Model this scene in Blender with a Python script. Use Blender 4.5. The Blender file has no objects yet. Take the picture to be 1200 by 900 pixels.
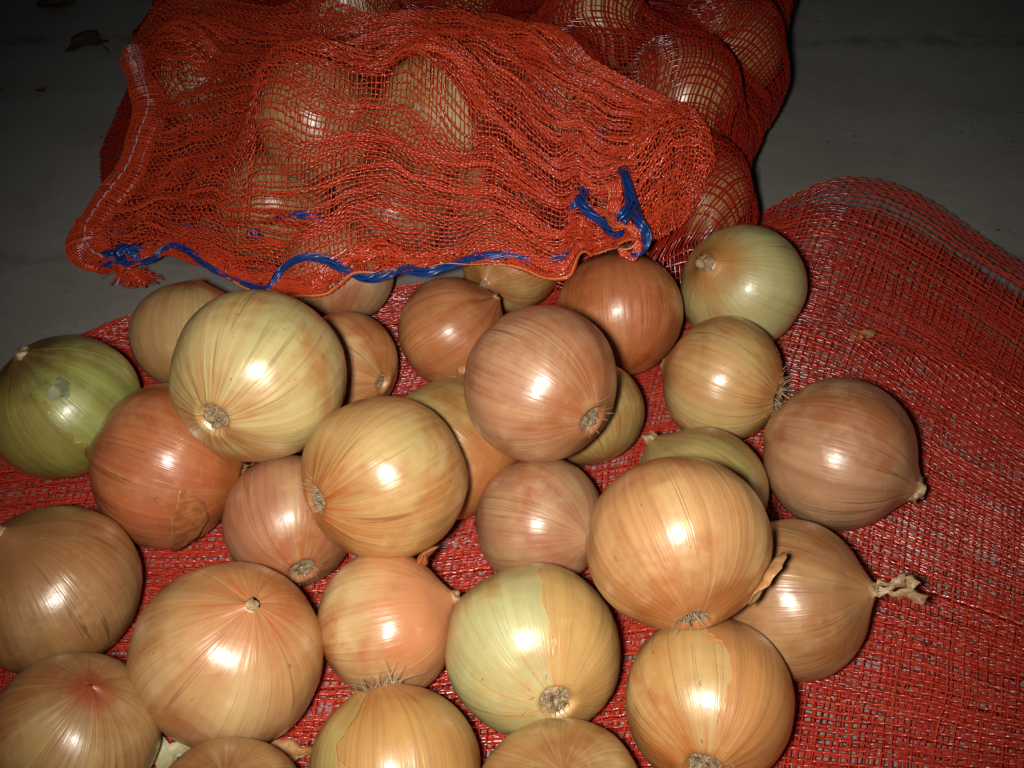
import bpy, math, random
import numpy as np
from mathutils import Vector, Matrix

SC = bpy.context.scene
COL = SC.collection
# ------------------------------------------------------------------ camera, world, flash, exposure
F = 1287.0                      # focal length in pixels of a 1200 px wide frame
TH = math.radians(42)           # camera looks down by this much
CAMH = 0.46
cam_d = bpy.data.cameras.new('camera'); cam = bpy.data.objects.new('camera', cam_d); COL.objects.link(cam)
cam.location = (0, 0, CAMH); cam.rotation_euler = (math.pi/2 - TH, 0, 0)
cam_d.sensor_width = 36; cam_d.lens = 36*F/1200; cam_d.clip_start = 0.01; cam_d.clip_end = 50
SC.camera = cam
world = bpy.data.worlds.new("World"); SC.world = world; world.use_nodes = True
bg = world.node_tree.nodes['Background']; bg.inputs[0].default_value = (0.55, 0.72, 0.85, 1); bg.inputs[1].default_value = 0.013
fd = bpy.data.lights.new('camera_flash', 'SPOT'); fl = bpy.data.objects.new('camera_flash', fd); COL.objects.link(fl)
fl.location = (-0.030, -0.002, CAMH+0.002)
fd.energy = 17.5; fd.shadow_soft_size = 0.013; fd.spot_size = math.radians(73); fd.spot_blend = 1.0
fd.color = (1.0, 0.97, 0.93)
fl.rotation_euler = (Vector((0.012, 0.445, 0.03)) - Vector(fl.location)).to_track_quat('-Z', 'Y').to_euler()
SC.view_settings.view_transform = 'Standard'; SC.view_settings.look = 'None'
SC.view_settings.exposure = 0.0; SC.view_settings.gamma = 1.0
SC.render.engine = 'CYCLES'
try:
    SC.cycles.use_denoising = True
except Exception:
    pass

fwv = np.array([0, math.cos(TH), -math.sin(TH)]); upv = np.array([0, math.sin(TH), math.cos(TH)]); rtv = np.array([1., 0, 0])
CP = np.array([0, 0, CAMH])
def ray(px, py): return rtv*(px-600)/F + upv*(450-py)/F + fwv
def at(px, py, z=0.0):
    d = ray(px, py); return CP + d*((CAMH-z)/-d[2])

# ------------------------------------------------------------------ helpers
def srgb(r, g, b):
    return tuple(((c/255)/12.92 if c/255 <= .04045 else ((c/255+.055)/1.055)**2.4) for c in (r, g, b)) + (1.0,)
_lat = {}
def vnoise(x, y, seed=0):
    if seed not in _lat: _lat[seed] = np.random.RandomState(seed).rand(64, 64)
    L = _lat[seed]; x = np.asarray(x, float); y = np.asarray(y, float)
    xi = np.floor(x).astype(int); yi = np.floor(y).astype(int); fx = x-xi; fy = y-yi
    fx = fx*fx*(3-2*fx); fy = fy*fy*(3-2*fy)
    g = lambda a, b: L[a % 64, b % 64]
    return ((g(xi, yi)*(1-fx)+g(xi+1, yi)*fx)*(1-fy) + (g(xi, yi+1)*(1-fx)+g(xi+1, yi+1)*fx)*fy)*2-1
def fbm(x, y, seed=0, o=3):
    s = 0; a = 1
    for k in range(o): s = s+a*vnoise(x*2**k, y*2**k, seed+k*17); a *= .5
    return s
def mesh_from(name, V, Fq, smooth=True):
    V = np.asarray(V, np.float32); m = bpy.data.meshes.new(name)
    if isinstance(Fq, np.ndarray):
        n, k = Fq.shape
        m.vertices.add(len(V)); m.vertices.foreach_set('co', V.ravel())
        m.loops.add(n*k); m.loops.foreach_set('vertex_index', Fq.astype(np.int32).ravel())
        m.polygons.add(n); m.polygons.foreach_set('loop_start', np.arange(0, n*k, k, dtype=np.int32))
        try: m.polygons.foreach_set('loop_total', np.full(n, k, np.int32))
        except Exception: pass
        m.update(calc_edges=True)
    else:
        m.from_pydata(V.tolist(), [], Fq); m.update()
    if smooth: m.polygons.foreach_set('use_smooth', np.ones(len(m.polygons), bool))
    return m
def link(name, mesh, mat=None, parent=None, kind=None, loc=None):
    o = bpy.data.objects.new(name, mesh); COL.objects.link(o)
    if mat: mesh.materials.append(mat)
    if parent: o.parent = parent
    if kind: o['kind'] = kind
    if loc is not None: o.location = loc
    return o
def tag(o, label, cat, group=None):
    o['label'] = label; o['category'] = cat
    if group: o['group'] = group
    return o
def catmull(P, n):
    P = np.asarray(P, float); Q = np.vstack([2*P[0]-P[1], P, 2*P[-1]-P[-2]])
    seg = np.linalg.norm(np.diff(P, axis=0), axis=1); s = np.concatenate([[0], np.cumsum(seg)])
    t = np.linspace(0, s[-1], n); i = np.clip(np.searchsorted(s, t, 'right')-1, 0, len(P)-2)
    u = ((t-s[i])/np.maximum(seg[i], 1e-9))[:, None]
    a, b, c, d = Q[i], Q[i+1], Q[i+2], Q[i+3]
    return .5*(2*b+(c-a)*u+(2*a-5*b+4*c-d)*u*u+(3*b-a-3*c+d)*u**3)

class Tubes:
    """collects thread geometry (n threads x m points) as one vertex/face list"""
    def __init__(s): s.V = []; s.Fc = []; s.n = 0
    def add(s, P, N, w, t, twist=None, k=4, cap=False):
        P = np.asarray(P, float)
        if P.ndim == 2: P = P[None]
        N = np.broadcast_to(np.asarray(N, float), P.shape)
        T = np.gradient(P, axis=1); T /= np.linalg.norm(T, axis=2, keepdims=True)+1e-12
        S = np.cross(T, N); S /= np.linalg.norm(S, axis=2, keepdims=True)+1e-12
        M = np.cross(S, T)
        n, m = P.shape[:2]
        if twist is not None:
            c = np.cos(twist)[..., None]; q = np.sin(twist)[..., None]
            S, M = S*c+M*q, M*c-S*q
        w = np.broadcast_to(np.asarray(w, float), (n, m))[..., None]*.5; t = np.broadcast_to(np.asarray(t, float), (n, m))[..., None]*.5
        ring = [P + S*w*math.cos(2*math.pi*j/k) + M*t*math.sin(2*math.pi*j/k) for j in range(k)]
        V = np.stack(ring, 2).reshape(-1, 3)
        idx = np.arange(n*m*k).reshape(n, m, k)
        a = idx[:, :-1, :]; b = idx[:, 1:, :]
        f = np.stack([a, np.roll(a, -1, 2), np.roll(b, -1, 2), b], -1).reshape(-1, 4)
        s.V.append(V); s.Fc.append(f+s.n); s.n += len(V)
    def mesh(s, name, smooth=False): return mesh_from(name, np.vstack(s.V), np.vstack(s.Fc), smooth)

# ------------------------------------------------------------------ node helpers
class NT:
    def __init__(s, name):
        s.m = bpy.data.materials.new(name); s.m.use_nodes = True; s.t = s.m.node_tree; s.t.nodes.clear()
    def n(s, typ, **kw):
        x = s.t.nodes.new(typ)
        for k, v in kw.items(): setattr(x, k, v)
        return x
    def set(s, sock, v):
        if hasattr(v, 'links') or hasattr(v, 'is_linked'): s.t.links.new(v, sock)
        else: sock.default_value = v
    def noise(s, vec, scale=5, detail=2, rough=.5, dist=0):
        x = s.n('ShaderNodeTexNoise'); s.set(x.inputs['Vector'], vec)
        x.inputs['Scale'].default_value = scale; x.inputs['Detail'].default_value = detail
        x.inputs['Roughness'].default_value = rough; x.inputs['Distortion'].default_value = dist
        return x.outputs['Fac']
    def vmul(s, vec, v):
        x = s.n('ShaderNodeVectorMath', operation='MULTIPLY'); s.set(x.inputs[0], vec); x.inputs[1].default_value = v; return x.outputs[0]
    def vadd(s, vec, v):
        x = s.n('ShaderNodeVectorMath', operation='ADD'); s.set(x.inputs[0], vec); x.inputs[1].default_value = v; return x.outputs[0]
    def math(s, op, a, b=0.0, clamp=False):
        x = s.n('ShaderNodeMath', operation=op, use_clamp=clamp); s.set(x.inputs[0], a); s.set(x.inputs[1], b); return x.outputs[0]
    def ss(s, v, a, b, lo=0.0, hi=1.0):
        x = s.n('ShaderNodeMapRange', interpolation_type='SMOOTHSTEP')
        s.set(x.inputs['Value'], v); x.inputs['From Min'].default_value = a; x.inputs['From Max'].default_value = b
        x.inputs['To Min'].default_value = lo; x.inputs['To Max'].default_value = hi; return x.outputs[0]
    def mix(s, f, a, b, blend='MIX'):
        x = s.n('ShaderNodeMix', data_type='RGBA', blend_type=blend)
        s.set(x.inputs[0], f); s.set(x.inputs[6], a); s.set(x.inputs[7], b); return x.outputs[2]
    def bump(s, h, strength, dist, nrm=None):
        x = s.n('ShaderNodeBump'); x.inputs['Strength'].default_value = strength; x.inputs['Distance'].default_value = dist
        s.set(x.inputs['Height'], h)
        if nrm is not None: s.set(x.inputs['Normal'], nrm)
        return x.outputs[0]
    def out(s, bsdf):
        o = s.n('ShaderNodeOutputMaterial'); s.t.links.new(bsdf, o.inputs[0]); return s.m
    def pbsdf(s, col, rough=.5, spec=.5, nrm=None, **kw):
        p = s.n('ShaderNodeBsdfPrincipled'); s.set(p.inputs['Base Color'], col); s.set(p.inputs['Roughness'], rough)
        p.inputs['Specular IOR Level'].default_value = spec
        if nrm is not None: s.set(p.inputs['Normal'], nrm)
        for k, v in kw.items(): s.set(p.inputs[k.replace('_', ' ')], v)
        return p.outputs[0]

def plastic_thread(name, c0, c1, rough=.2, trans=.3, spec=1.0):
    k = NT(name); g = k.n('ShaderNodeNewGeometry')
    tc = k.n('ShaderNodeTexCoord').outputs['Object']
    r = g.outputs['Random Per Island']
    nz = k.noise(tc, 45, 3, .6)
    f = k.math('ADD', k.math('MULTIPLY', r, .5), k.math('MULTIPLY', nz, .5))
    col = k.mix(f, c0, c1)
    b = k.pbsdf(col, rough, spec)
    t = k.n('ShaderNodeBsdfTranslucent'); k.set(t.inputs[0], col)
    mx = k.n('ShaderNodeMixShader'); mx.inputs[0].default_value = trans
    k.t.links.new(b, mx.inputs[1]); k.t.links.new(t.outputs[0], mx.inputs[2])
    return k.out(mx.outputs[0])

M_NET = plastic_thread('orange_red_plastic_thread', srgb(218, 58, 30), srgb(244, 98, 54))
M_NETB = plastic_thread('shaded_orange_red_plastic_thread', srgb(158, 32, 22), srgb(190, 50, 32))  # body of the same full sack: its murky shade is put into a darker colour
M_NETF = plastic_thread('floor_red_plastic_thread', srgb(198, 50, 36), srgb(228, 86, 62))
M_BLUE = plastic_thread('blue_cord_fibre', srgb(14, 42, 100), srgb(34, 80, 158), .3, .1)
M_STITCH = plastic_thread('lilac_sewing_thread', srgb(205, 165, 190), srgb(225, 190, 205), .5, .1)
M_EDGE = plastic_thread('tan_hem_edge', srgb(205, 130, 60), srgb(225, 150, 75), .5, .1)
M_ROOT = plastic_thread('dry_root_fibre', srgb(120, 98, 74), srgb(214, 190, 150), .8, .1, .2)

def fibre_mat(name, c0, c1, scale=180):
    k = NT(name); tc = k.n('ShaderNodeTexCoord').outputs['Object']
    n = k.noise(tc, scale, 5, .7); n2 = k.noise(tc, scale*3.1, 3, .7)
    f = k.ss(k.math('ADD', k.math('MULTIPLY', n, .6), k.math('MULTIPLY', n2, .4)), .35, .66)
    return k.out(k.pbsdf(k.mix(f, c0, c1), .85, .2, k.bump(n2, .8, .002)))
M_PLATE = fibre_mat('root_plate_fibre', srgb(84, 60, 40), srgb(206, 174, 132), 300)
M_LEAF = fibre_mat('dead_leaf', srgb(66, 52, 40), srgb(104, 86, 64), 90)
def paper_mat(name, c0, c1):
    k = NT(name); tc = k.n('ShaderNodeTexCoord').outputs['Object']
    n = k.noise(k.vmul(tc, (1, 1, .2)), 260, 4, .6)
    col = k.mix(k.ss(n, .35, .65), c0, c1)
    b = k.pbsdf(col, .42, .5, k.bump(n, .4, .001))
    t = k.n('ShaderNodeBsdfTranslucent'); k.set(t.inputs[0], col)
    mx = k.n('ShaderNodeMixShader'); mx.inputs[0].default_value = .3
    k.t.links.new(b, mx.inputs[1]); k.t.links.new(t.outputs[0], mx.inputs[2])
    return k.out(mx.outputs[0])
M_NECK = paper_mat('dry_neck_skin', srgb(150, 112, 72), srgb(212, 180, 136))
M_SKIN = paper_mat('papery_skin', srgb(186, 128, 74), srgb(216, 170, 116))

def onion_mat(seed, base, dark, green, peel=.0, pole=1.0, streak=1.0, top=None, bruise=None, sec=None, gloss=.42, neckcol=None, rootcol=None):
    """skin coloured along the meridians; attribute sk = (cos a * r, sin a * r, s)"""
    k = NT('onion_skin'); rng = random.Random(seed)
    at_ = k.n('ShaderNodeAttribute', attribute_name='sk').outputs['Vector']
    tc = k.n('ShaderNodeTexCoord').outputs['Object']
    off = (rng.uniform(0, 50), rng.uniform(0, 50), rng.uniform(0, 50))
    V = k.vadd(at_, off)
    sx = k.n('ShaderNodeSeparateXYZ'); k.set(sx.inputs[0], at_); s = sx.outputs['Z']
    obj = k.vadd(tc, off)
    warp = k.n('ShaderNodeTexNoise'); k.set(warp.inputs['Vector'], obj); warp.inputs['Scale'].default_value = 22
    wv = k.n('ShaderNodeVectorMath', operation='MULTIPLY_ADD'); k.set(wv.inputs[0], warp.outputs['Color']); wv.inputs[1].default_value = (.035, .035, .05); k.set(wv.inputs[2], V)
    VW = wv.outputs[0]
    big = k.noise(k.vmul(VW, (1.5, 1.5, .8)), 1, 3, .55)
    mid = k.noise(k.vmul(VW, (3.2, 3.2, .5)), 1, 3, .6)
    fine = k.noise(k.vmul(VW, (15, 15, .45)), 1, 3, .62)
    vein = k.noise(k.vmul(VW, (8.5, 8.5, .5)), 1, 0, .4)
    mott = k.noise(obj, 55, 4, .6)
    mott2 = k.noise(obj, 210, 3, .6)
    col = k.mix(k.ss(mid, .38, .72, 0, .62*streak), base, dark)
    col = k.mix(k.ss(big, .42, .68, 0, .75), col, green)
    col = k.mix(k.ss(fine, .46, .72, 0, .30*streak), col, dark)
    col = k.mix(k.ss(fine, .50, .30, 0, .30), col, tuple(min(1, c*1.22) for c in base[:3])+(1,))
    vl = k.ss(k.math('ABSOLUTE', k.math('SUBTRACT', vein, .5)), .026, .004, 0, .62)
    vl = k.math('MULTIPLY', vl, k.ss(k.noise(k.vmul(V, (3, 3, 2.5)), 1, 2, .5), .40, .6))
    col = k.mix(vl, col, tuple(c*.55 for c in dark[:3])+(1,))
    col = k.mix(k.ss(mott, .5, .75, 0, .3), col, dark)
    # rusty blushes and pale papery zones with soft shapes of their own
    bl1 = k.noise(k.vadd(obj, (3.1, 7.7, 1.3)), 20, 4, .6, .6)
    blm = k.math('MULTIPLY', k.ss(bl1, .47, .66), k.ss(fine, .2, .6, .45, 1.0))
    col = k.mix(k.math('MULTIPLY', blm, .8), col, tuple(.55*c_+.45*r_ for c_, r_ in zip(dark[:3], srgb(172, 88, 40)[:3]))+(1,))
    bl2 = k.noise(k.vadd(obj, (13.1, 2.7, 9.3)), 26, 5, .65, .5)
    col = k.mix(k.ss(bl2, .54, .70, 0, .5), col, tuple(min(1, .5*c_+.5*g_+.04) for c_, g_ in zip(base[:3], green[:3]))+(1,))
    # torn outer layer
    pk = k.noise(k.vmul(VW, (2.1, 2.1, 1.1)), 1, 3, .5)
    pm = k.ss(pk, .62-peel*.3, .625-peel*.3)
    pe = k.ss(k.math('ABSOLUTE', k.math('SUBTRACT', pk, .62-peel*.3)), .007, .0)
    inner = k.mix(k.ss(fine, .4, .7, 0, .35), green, base)
    if peel > 0:
        col = k.mix(k.math('MULTIPLY', pm, .6), col, inner)
        col = k.mix(k.math('MULTIPLY', pe, .35), col, tuple(c*.6 for c in dark[:3])+(1,))
    if sec is not None:                                            # outer skin left on one side only, torn along a ragged line
        (dx, dy), th, ocol = sec
        sp_ = k.n('ShaderNodeSeparateXYZ'); k.set(sp_.inputs[0], V0 := at_)
        e = k.math('ADD', k.math('MULTIPLY', sp_.outputs['X'], dx), k.math('MULTIPLY', sp_.outputs['Y'], dy))
        e = k.math('ADD', e, k.math('MULTIPLY', k.math('SUBTRACT', k.noise(k.vmul(VW, (1.5, 1.5, 3)), 1, 3, .55), .5), 1.5))
        sm = k.ss(e, th, th+.03); se = k.ss(k.math('ABSOLUTE', k.math('SUBTRACT', e, th)), .05, .0)
        outer = k.mix(k.ss(fine, .4, .65, 0, .7), ocol, tuple(c_*.72 for c_ in ocol[:3])+(1,))
        col = k.mix(k.math('MULTIPLY', sm, .72), col, outer)
        col = k.mix(k.math('MULTIPLY', se, .45), col, tuple(min(1, c_*1.25) for c_ in ocol[:3])+(1,))
    # pole tints: rusty streaks round the root, brown round the neck
    rc = rootcol or srgb(176, 98, 40); nc = neckcol or tuple(c*.8 for c in dark[:3])+(1,)
    stq = k.ss(k.noise(k.vmul(VW, (9, 9, .8)), 1, 3, .6), .38, .64)
    rootf = k.math('MULTIPLY', k.ss(s, .34, .06), k.math('ADD', k.math('MULTIPLY', stq, .8), .1))
    col = k.mix(k.math('MULTIPLY', rootf, .85*pole, True), col, rc)
    neckf = k.math('MULTIPLY', k.ss(s, .70, .96), k.math('ADD', k.math('MULTIPLY', stq, .55), .35))
    col = k.mix(k.math('MULTIPLY', neckf, .8*pole, True), col, nc)
    if top is not None:
        tcol, a0, a1 = top
        tf = k.math('MULTIPLY', k.ss(k.math('ADD', s, k.math('MULTIPLY', k.math('SUBTRACT', mott, .5), .25)), a0, a1), k.math('ADD', k.math('MULTIPLY', mid, .8), .45), True)
        col = k.mix(tf, col, tcol)
    if bruise is not None:
        bx, bcol, br = bruise
        d = k.n('ShaderNodeVectorMath', operation='DISTANCE'); k.set(d.inputs[0], tc); d.inputs[1].default_value = bx
        dn = k.math('ADD', d.outputs['Value'], k.math('MULTIPLY', k.math('SUBTRACT', mott, .5), .018))
        col = k.mix(k.ss(dn, br, br*.1, 0, .8), col, bcol)
    # dust, specks and dull dirt
    sp = k.noise(obj, 300, 2, .5)
    col = k.mix(k.ss(sp, .735, .77, 0, .55), col, srgb(88, 56, 30))
    col = k.mix(k.ss(mott2, .55, .8, 0, .25), col, srgb(205, 180, 140))
    col = k.mix(k.ss(k.noise(obj, 38, 5, .65), .56, .74, 0, .28), col, srgb(158, 100, 52))
    nrm = k.bump(fine, .30, .0012)
    nrm = k.bump(vl, .25, .0005, nrm)
    nrm = k.bump(k.noise(obj, 48, 2, .5), .55, .0022, nrm)
    nrm = k.bump(mott2, .10, .0006, nrm)
    if sec is not None: nrm = k.bump(sm, .6, .0006, nrm)
    if peel > 0: nrm = k.bump(pm, -.5, .0004, nrm)
    cn = k.bump(fine, .16, .0010, k.bump(mott2, .12, .0006, k.bump(k.noise(obj, 60, 3, .55), .35, .0016)))
    rough = k.math('ADD', k.ss(bl2, .45, .7, -.06, .16), k.math('ADD', k.ss(fine, .3, .7, -.04, .06), gloss))
    b = k.pbsdf(col, rough, .7, nrm, Subsurface_Weight=.10, Subsurface_Radius=(.006, .003, .0015), Subsurface_Scale=1.0,
                Coat_Weight=.85, Coat_Roughness=.29, Coat_Tint=(.94, .81, .60, 1), Coat_Normal=cn)
    return k.out(b)

# ------------------------------------------------------------------ ground
def concrete():
    k = NT('worn_concrete'); tc = k.n('ShaderNodeTexCoord').outputs['Object']
    a = k.noise(tc, 3.2, 5, .6); b = k.noise(tc, 28, 5, .65); c = k.noise(tc, 420, 3, .6)
    wide = k.noise(k.vmul(tc, (1.2, 7, 1)), 2, 4, .6)
    col = k.mix(k.ss(a, .35, .65), srgb(126, 121, 112), srgb(146, 141, 131))
    col = k.mix(k.ss(wide, .5, .72, 0, .45), col, srgb(140, 145, 146))
    col = k.mix(k.ss(wide, .46, .3, 0, .4), col, srgb(124, 119, 106))
    col = k.mix(k.ss(b, .5, .75, 0, .5), col, srgb(122, 116, 107))
    col = k.mix(k.ss(c, .45, .75, 0, .35), col, srgb(158, 152, 142))
    xyz = k.n('ShaderNodeSeparateXYZ'); k.set(xyz.inputs[0], tc); wob = k.math('MULTIPLY', k.math('SUBTRACT', k.noise(tc, 11, 4, .6), .5), .05)
    for y0, wd, am in ((float(at(1080, 46)[1]), .018, .55), (float(at(60, 302)[1]), .010, .4)):       # old trowel seams in the slab
        l = k.math('ABSOLUTE', k.math('ADD', k.math('SUBTRACT', xyz.outputs['Y'], y0), wob))
        col = k.mix(k.math('MULTIPLY', k.ss(l, wd, wd*.2, 0, am), k.ss(b, .35, .6)), col, srgb(84, 80, 72))
    sp = k.noise(tc, 150, 2, .5); spm = k.math('MULTIPLY', k.ss(sp, .66, .72), k.ss(k.noise(tc, 9, 2, .5), .5, .62))
    col = k.mix(k.math('MULTIPLY', spm, .75), col, srgb(52, 50, 50))
    return k.out(k.pbsdf(col, .85, .3, k.bump(c, .25, .001, k.bump(b, .3, .003))))
gx, gy = np.meshgrid(np.linspace(-4, 4, 121), np.linspace(-2, 6, 121), indexing='ij')
gi = np.arange(121*121).reshape(121, 121)
gf = np.stack([gi[:-1, :-1], gi[1:, :-1], gi[1:, 1:], gi[:-1, 1:]], -1).reshape(-1, 4)
gz = np.minimum(0, .0015*fbm(gx*2, gy*2, 5)-.001)
link('ground', mesh_from('ground', np.stack([gx, gy, gz], -1).reshape(-1, 3), gf), concrete(), kind='structure')

# ------------------------------------------------------------------ onion layout
PAL = dict(
    gold=(srgb(214, 176, 112), srgb(184, 116, 54), srgb(212, 198, 138)),
    amber=(srgb(208, 162, 110), srgb(172, 108, 60), srgb(212, 186, 132)),
    peach=(srgb(216, 172, 120), srgb(194, 120, 70), srgb(220, 204, 154)),
    pale=(srgb(214, 208, 150), srgb(196, 152, 84), srgb(206, 212, 158)),
    lime=(srgb(204, 208, 150), srgb(188, 176, 104), srgb(196, 212, 156)),
    moss=(srgb(202, 196, 138), srgb(186, 152, 84), srgb(196, 200, 144)),
    copper=(srgb(202, 122, 74), srgb(156, 76, 40), srgb(214, 156, 106)),
    rust=(srgb(210, 126, 74), srgb(166, 82, 42), srgb(220, 160, 106)),
    pink=(srgb(202, 154, 122), srgb(156, 96, 66), srgb(212, 184, 146)),
    rosy=(srgb(198, 142, 114), srgb(164, 96, 70), srgb(200, 178, 124)),
    tan=(srgb(202, 168, 114), srgb(162, 108, 60), srgb(204, 190, 136)),
    olive=(srgb(190, 174, 110), srgb(156, 110, 60), srgb(186, 186, 122)),
    green=(srgb(172, 188, 100), srgb(128, 124, 58), srgb(194, 206, 128)),
    brown=(srgb(188, 138, 92), srgb(142, 88, 50), srgb(204, 170, 122)))
# id: centre px, radii px, pole given ('n'eck or 'r'oot) as (right, up, toward camera), palette, options
O = {
 1: dict(p=(78, 477, 85, 85), n=(-.56, .73, .39), pal='green', label='green skinned onion at the left edge with a brown top', opt=dict(sec=((-.8, -.3, .4), .4, srgb(150, 138, 70)), top=(srgb(96, 66, 34), .72, .93), pole=.6), neck=.2, nh=.06, nr=.11),
 2: dict(p=(225, 395, 70, 66), n=(.1, .9, -.1), pal='tan', label='tan onion half hidden behind the big pale yellow one, nearest the blue knot', opt=dict(streak=.6), neck=.2, nh=.07),
 3: dict(p=(303, 440, 102, 95), r=(-.49, -.48, .73), pal='pale', label='big pale yellow onion stacked on top at left, grey root end showing', opt=dict(streak=.85), rr=.21),
 4: dict(p=(198, 545, 90, 96), r=(.9, -.17, .25), pal='copper', label='copper red onion with a torn papery edge, below the stacked pale yellow one', opt=dict(streak=.8), rr=.2),
 5: dict(p=(340, 610, 74, 82), r=(.2, -.75, .63), pal='rosy', label='pinkish onion tucked below the stacked pale and golden onions, fuzzy root end down', opt=dict(streak=.8), rr=.23),
 6: dict(p=(450, 558, 92, 98), r=(-.81, -.31, .5), pal='gold', label='shiny golden onion stacked on top, sunken grey root end on its left side', opt=dict(gloss=.38, rootcol=srgb(168, 78, 24)), rr=.2),
 7: dict(p=(405, 430, 64, 62), r=(.7, -.3, .6), pal='peach', label='light amber onion peeking out behind the right side of the pale yellow one', opt={}),
 8: dict(p=(395, 320, 63, 62), n=(.05, .95, -.1), pal='pink', label='pinkish onion under the middle of the blue cord edge, half covered by net', opt=dict(streak=.5)),
 9: dict(p=(530, 390, 71, 58), n=(.72, .6, .3), pal='copper', label='copper onion lying in front of the blue cord, left of the stacked pinkish brown onion', opt=dict(streak=.7), neck=.2),
 10: dict(p=(598, 308, 58, 58), n=(-.5, -.4, .75), pal='gold', label='small golden onion under the hem with its withered neck facing front', opt={}, neck=.55),
 11: dict(p=(725, 368, 78, 67), n=(.05, .97, -.2), pal='rust', label='orange copper onion right below the loose end of the blue cord', opt=dict(streak=.7)),
 12: dict(p=(870, 335, 74, 70), n=(-.55, .38, .74), pal='moss', label='greenish white onion farthest back on the open net, round neck knob showing', opt=dict(streak=.7, neckcol=srgb(170, 130, 70), top=(srgb(176, 122, 60), .74, .98)), neck=.3, nh=.10, nr=.14, rr=.2),
 13: dict(p=(847, 447, 70, 75), r=(.88, -.25, .25), pal='gold', wild=2.0, label='dull golden onion just below the greenish white onion at the back right', opt=dict(), rr=.22),
 14: dict(p=(633, 450, 87, 92), r=(.66, -.45, .6), pal='pink', label='pinkish brown onion stacked on top in the middle, pale root end at its lower right', opt=dict(streak=.85, rootcol=srgb(170, 104, 50)), rr=.2),
 15: dict(p=(690, 485, 63, 66), n=(-.3, .9, -.2), pal='olive', label='olive tan onion mostly hidden behind the stacked pinkish brown onion', opt={}),
 16: dict(p=(530, 525, 75, 90), n=(.75, -.45, .1), pal='olive', label='olive to pink onion wedged between the two stacked onions at the centre', opt=dict(top=(srgb(182, 116, 72), .45, .75)), neck=.3),
 17: dict(p=(632, 612, 77, 74), n=(.72, -.25, .62), pal='rosy', label='rosy onion lying between the stacked centre onion and the largest stacked onion', opt=dict(neckcol=srgb(196, 150, 120)), neck=.35),
 18: dict(p=(793, 637, 110, 104), r=(.17, -.87, .45), pal='amber', label='largest light brown onion stacked on top at right, whiskery root end at the bottom', opt=dict(gloss=.38, top=(srgb(172, 106, 62), .55, .8)), rr=.2),
 19: dict(p=(820, 578, 80, 75), n=(-.63, .76, .1), pal='olive', label='olive onion mostly hidden behind the largest stacked onion', opt=dict(), neck=.4, nh=.13),
 20: dict(p=(983, 533, 93, 84), n=(.9, -.42, .12), pal='pink', label='pinkish tan onion farthest right on the net, papery greenish neck at its lower right', opt=dict(streak=.8), neck=.3, nh=.09, nr=.17, rr=.2),
 21: dict(p=(930, 703, 87, 95), n=(.91, .14, .32), pal='brown', label='brownish onion at right with a long withered papery stalk', opt=dict(neckcol=srgb(186, 140, 100)), neck=.35, nr=.085, stalk=True),
 22: dict(p=(832, 822, 107, 90), r=(-.1, -.72, .68), pal='gold', label='golden green onion at the bottom, right of the pale green one, root end down', opt=dict(streak=.8, gloss=.38, sec=((.8, .3, -.3), .35, srgb(196, 134, 84))), rr=.24),
 23: dict(p=(625, 763, 107, 96), r=(.27, -.58, .77), pal='lime', label='pale green onion at lower centre with bristly root end and half its skin gone', opt=dict(streak=.5, rootcol=srgb(196, 150, 92), sec=((.95, .25, .1), .14, srgb(200, 158, 100))), rr=.22),
 24: dict(p=(453, 732, 84, 80), n=(.9, .33, .25), pal='peach', label='peach onion at lower centre pointing its pink neck to the right', opt=dict(neckcol=srgb(206, 150, 116), top=(srgb(206, 142, 106), .4, .75), gloss=.38), neck=.4),
 25: dict(p=(269, 770, 110, 104), n=(.18, .5, .84), pal='peach', label='large smooth light onion at lower left, puckered neck tip facing the camera', opt=dict(streak=.7, neckcol=srgb(184, 92, 48), gloss=.38), neck=.22, nh=.05),
 26: dict(p=(62, 690, 95, 106), n=(-.58, .62, .52), pal='brown', label='brown onion cut off by the left edge, below the green onion', opt=dict(streak=.8, top=(srgb(150, 106, 68), .6, .95), gloss=.38), neck=.25),
 27: dict(p=(85, 860, 100, 88), n=(.15, .55, .82), pal='tan', label='tan onion in the bottom left corner with a red bruise', opt=dict(bruise=True), neck=0),
 28: dict(p=(463, 900, 102, 92), r=(-.28, .93, .12), pal='olive', label='yellow olive onion cut off by the bottom edge with wiry roots on top', opt=dict(streak=.7, sec=((.8, .1, .5), .2, srgb(192, 142, 88))), rr=.22, wild=2.6),
 29: dict(p=(657, 943, 98, 97), n=(.05, .35, .93), pal='tan', label='tan onion cut off by the bottom edge below the pale green onion', opt=dict(streak=.8), neck=0),
 30: dict(p=(268, 967, 96, 94), n=(-.1, .5, .85), pal='brown', label='brown onion barely showing at the bottom edge below the large smooth one', opt={}, neck=0),
}
RATIO = .92
def frame(px, py):
    d = ray(px, py); d = d/np.linalg.norm(d); z = -d; x = rtv-z*(rtv@z); x /= np.linalg.norm(x); y = np.cross(z, x); return x, y, z
for k, o in O.items():
    px, py, rx, ry = o['p']; x, y, z = frame(px, py)
    e = np.array(o.get('n', o.get('r'))); e = e/np.linalg.norm(e); A = x*e[0]+y*e[1]+z*e[2]
    if 'r' in o: A = -A
    o['A'] = A; o['root_up'] = 'r' in o
    q = math.sqrt(rx*ry)/F; o['q'] = q; o['d'] = ray(px, py)
    o['ratio'] = RATIO+.045*math.sin(k*2.3+1); o['ka'], o['kb'] = 1.03, 1.03*o['ratio']
    kz = math.sqrt(o['ka']**2*(1-A[2]**2)+o['kb']**2*A[2]**2)
    s = -o['d'][2]
    o['t'] = (CAMH-.004)/(s+q*kz)
def opos(o): return CP+o['d']*o['t']
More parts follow.
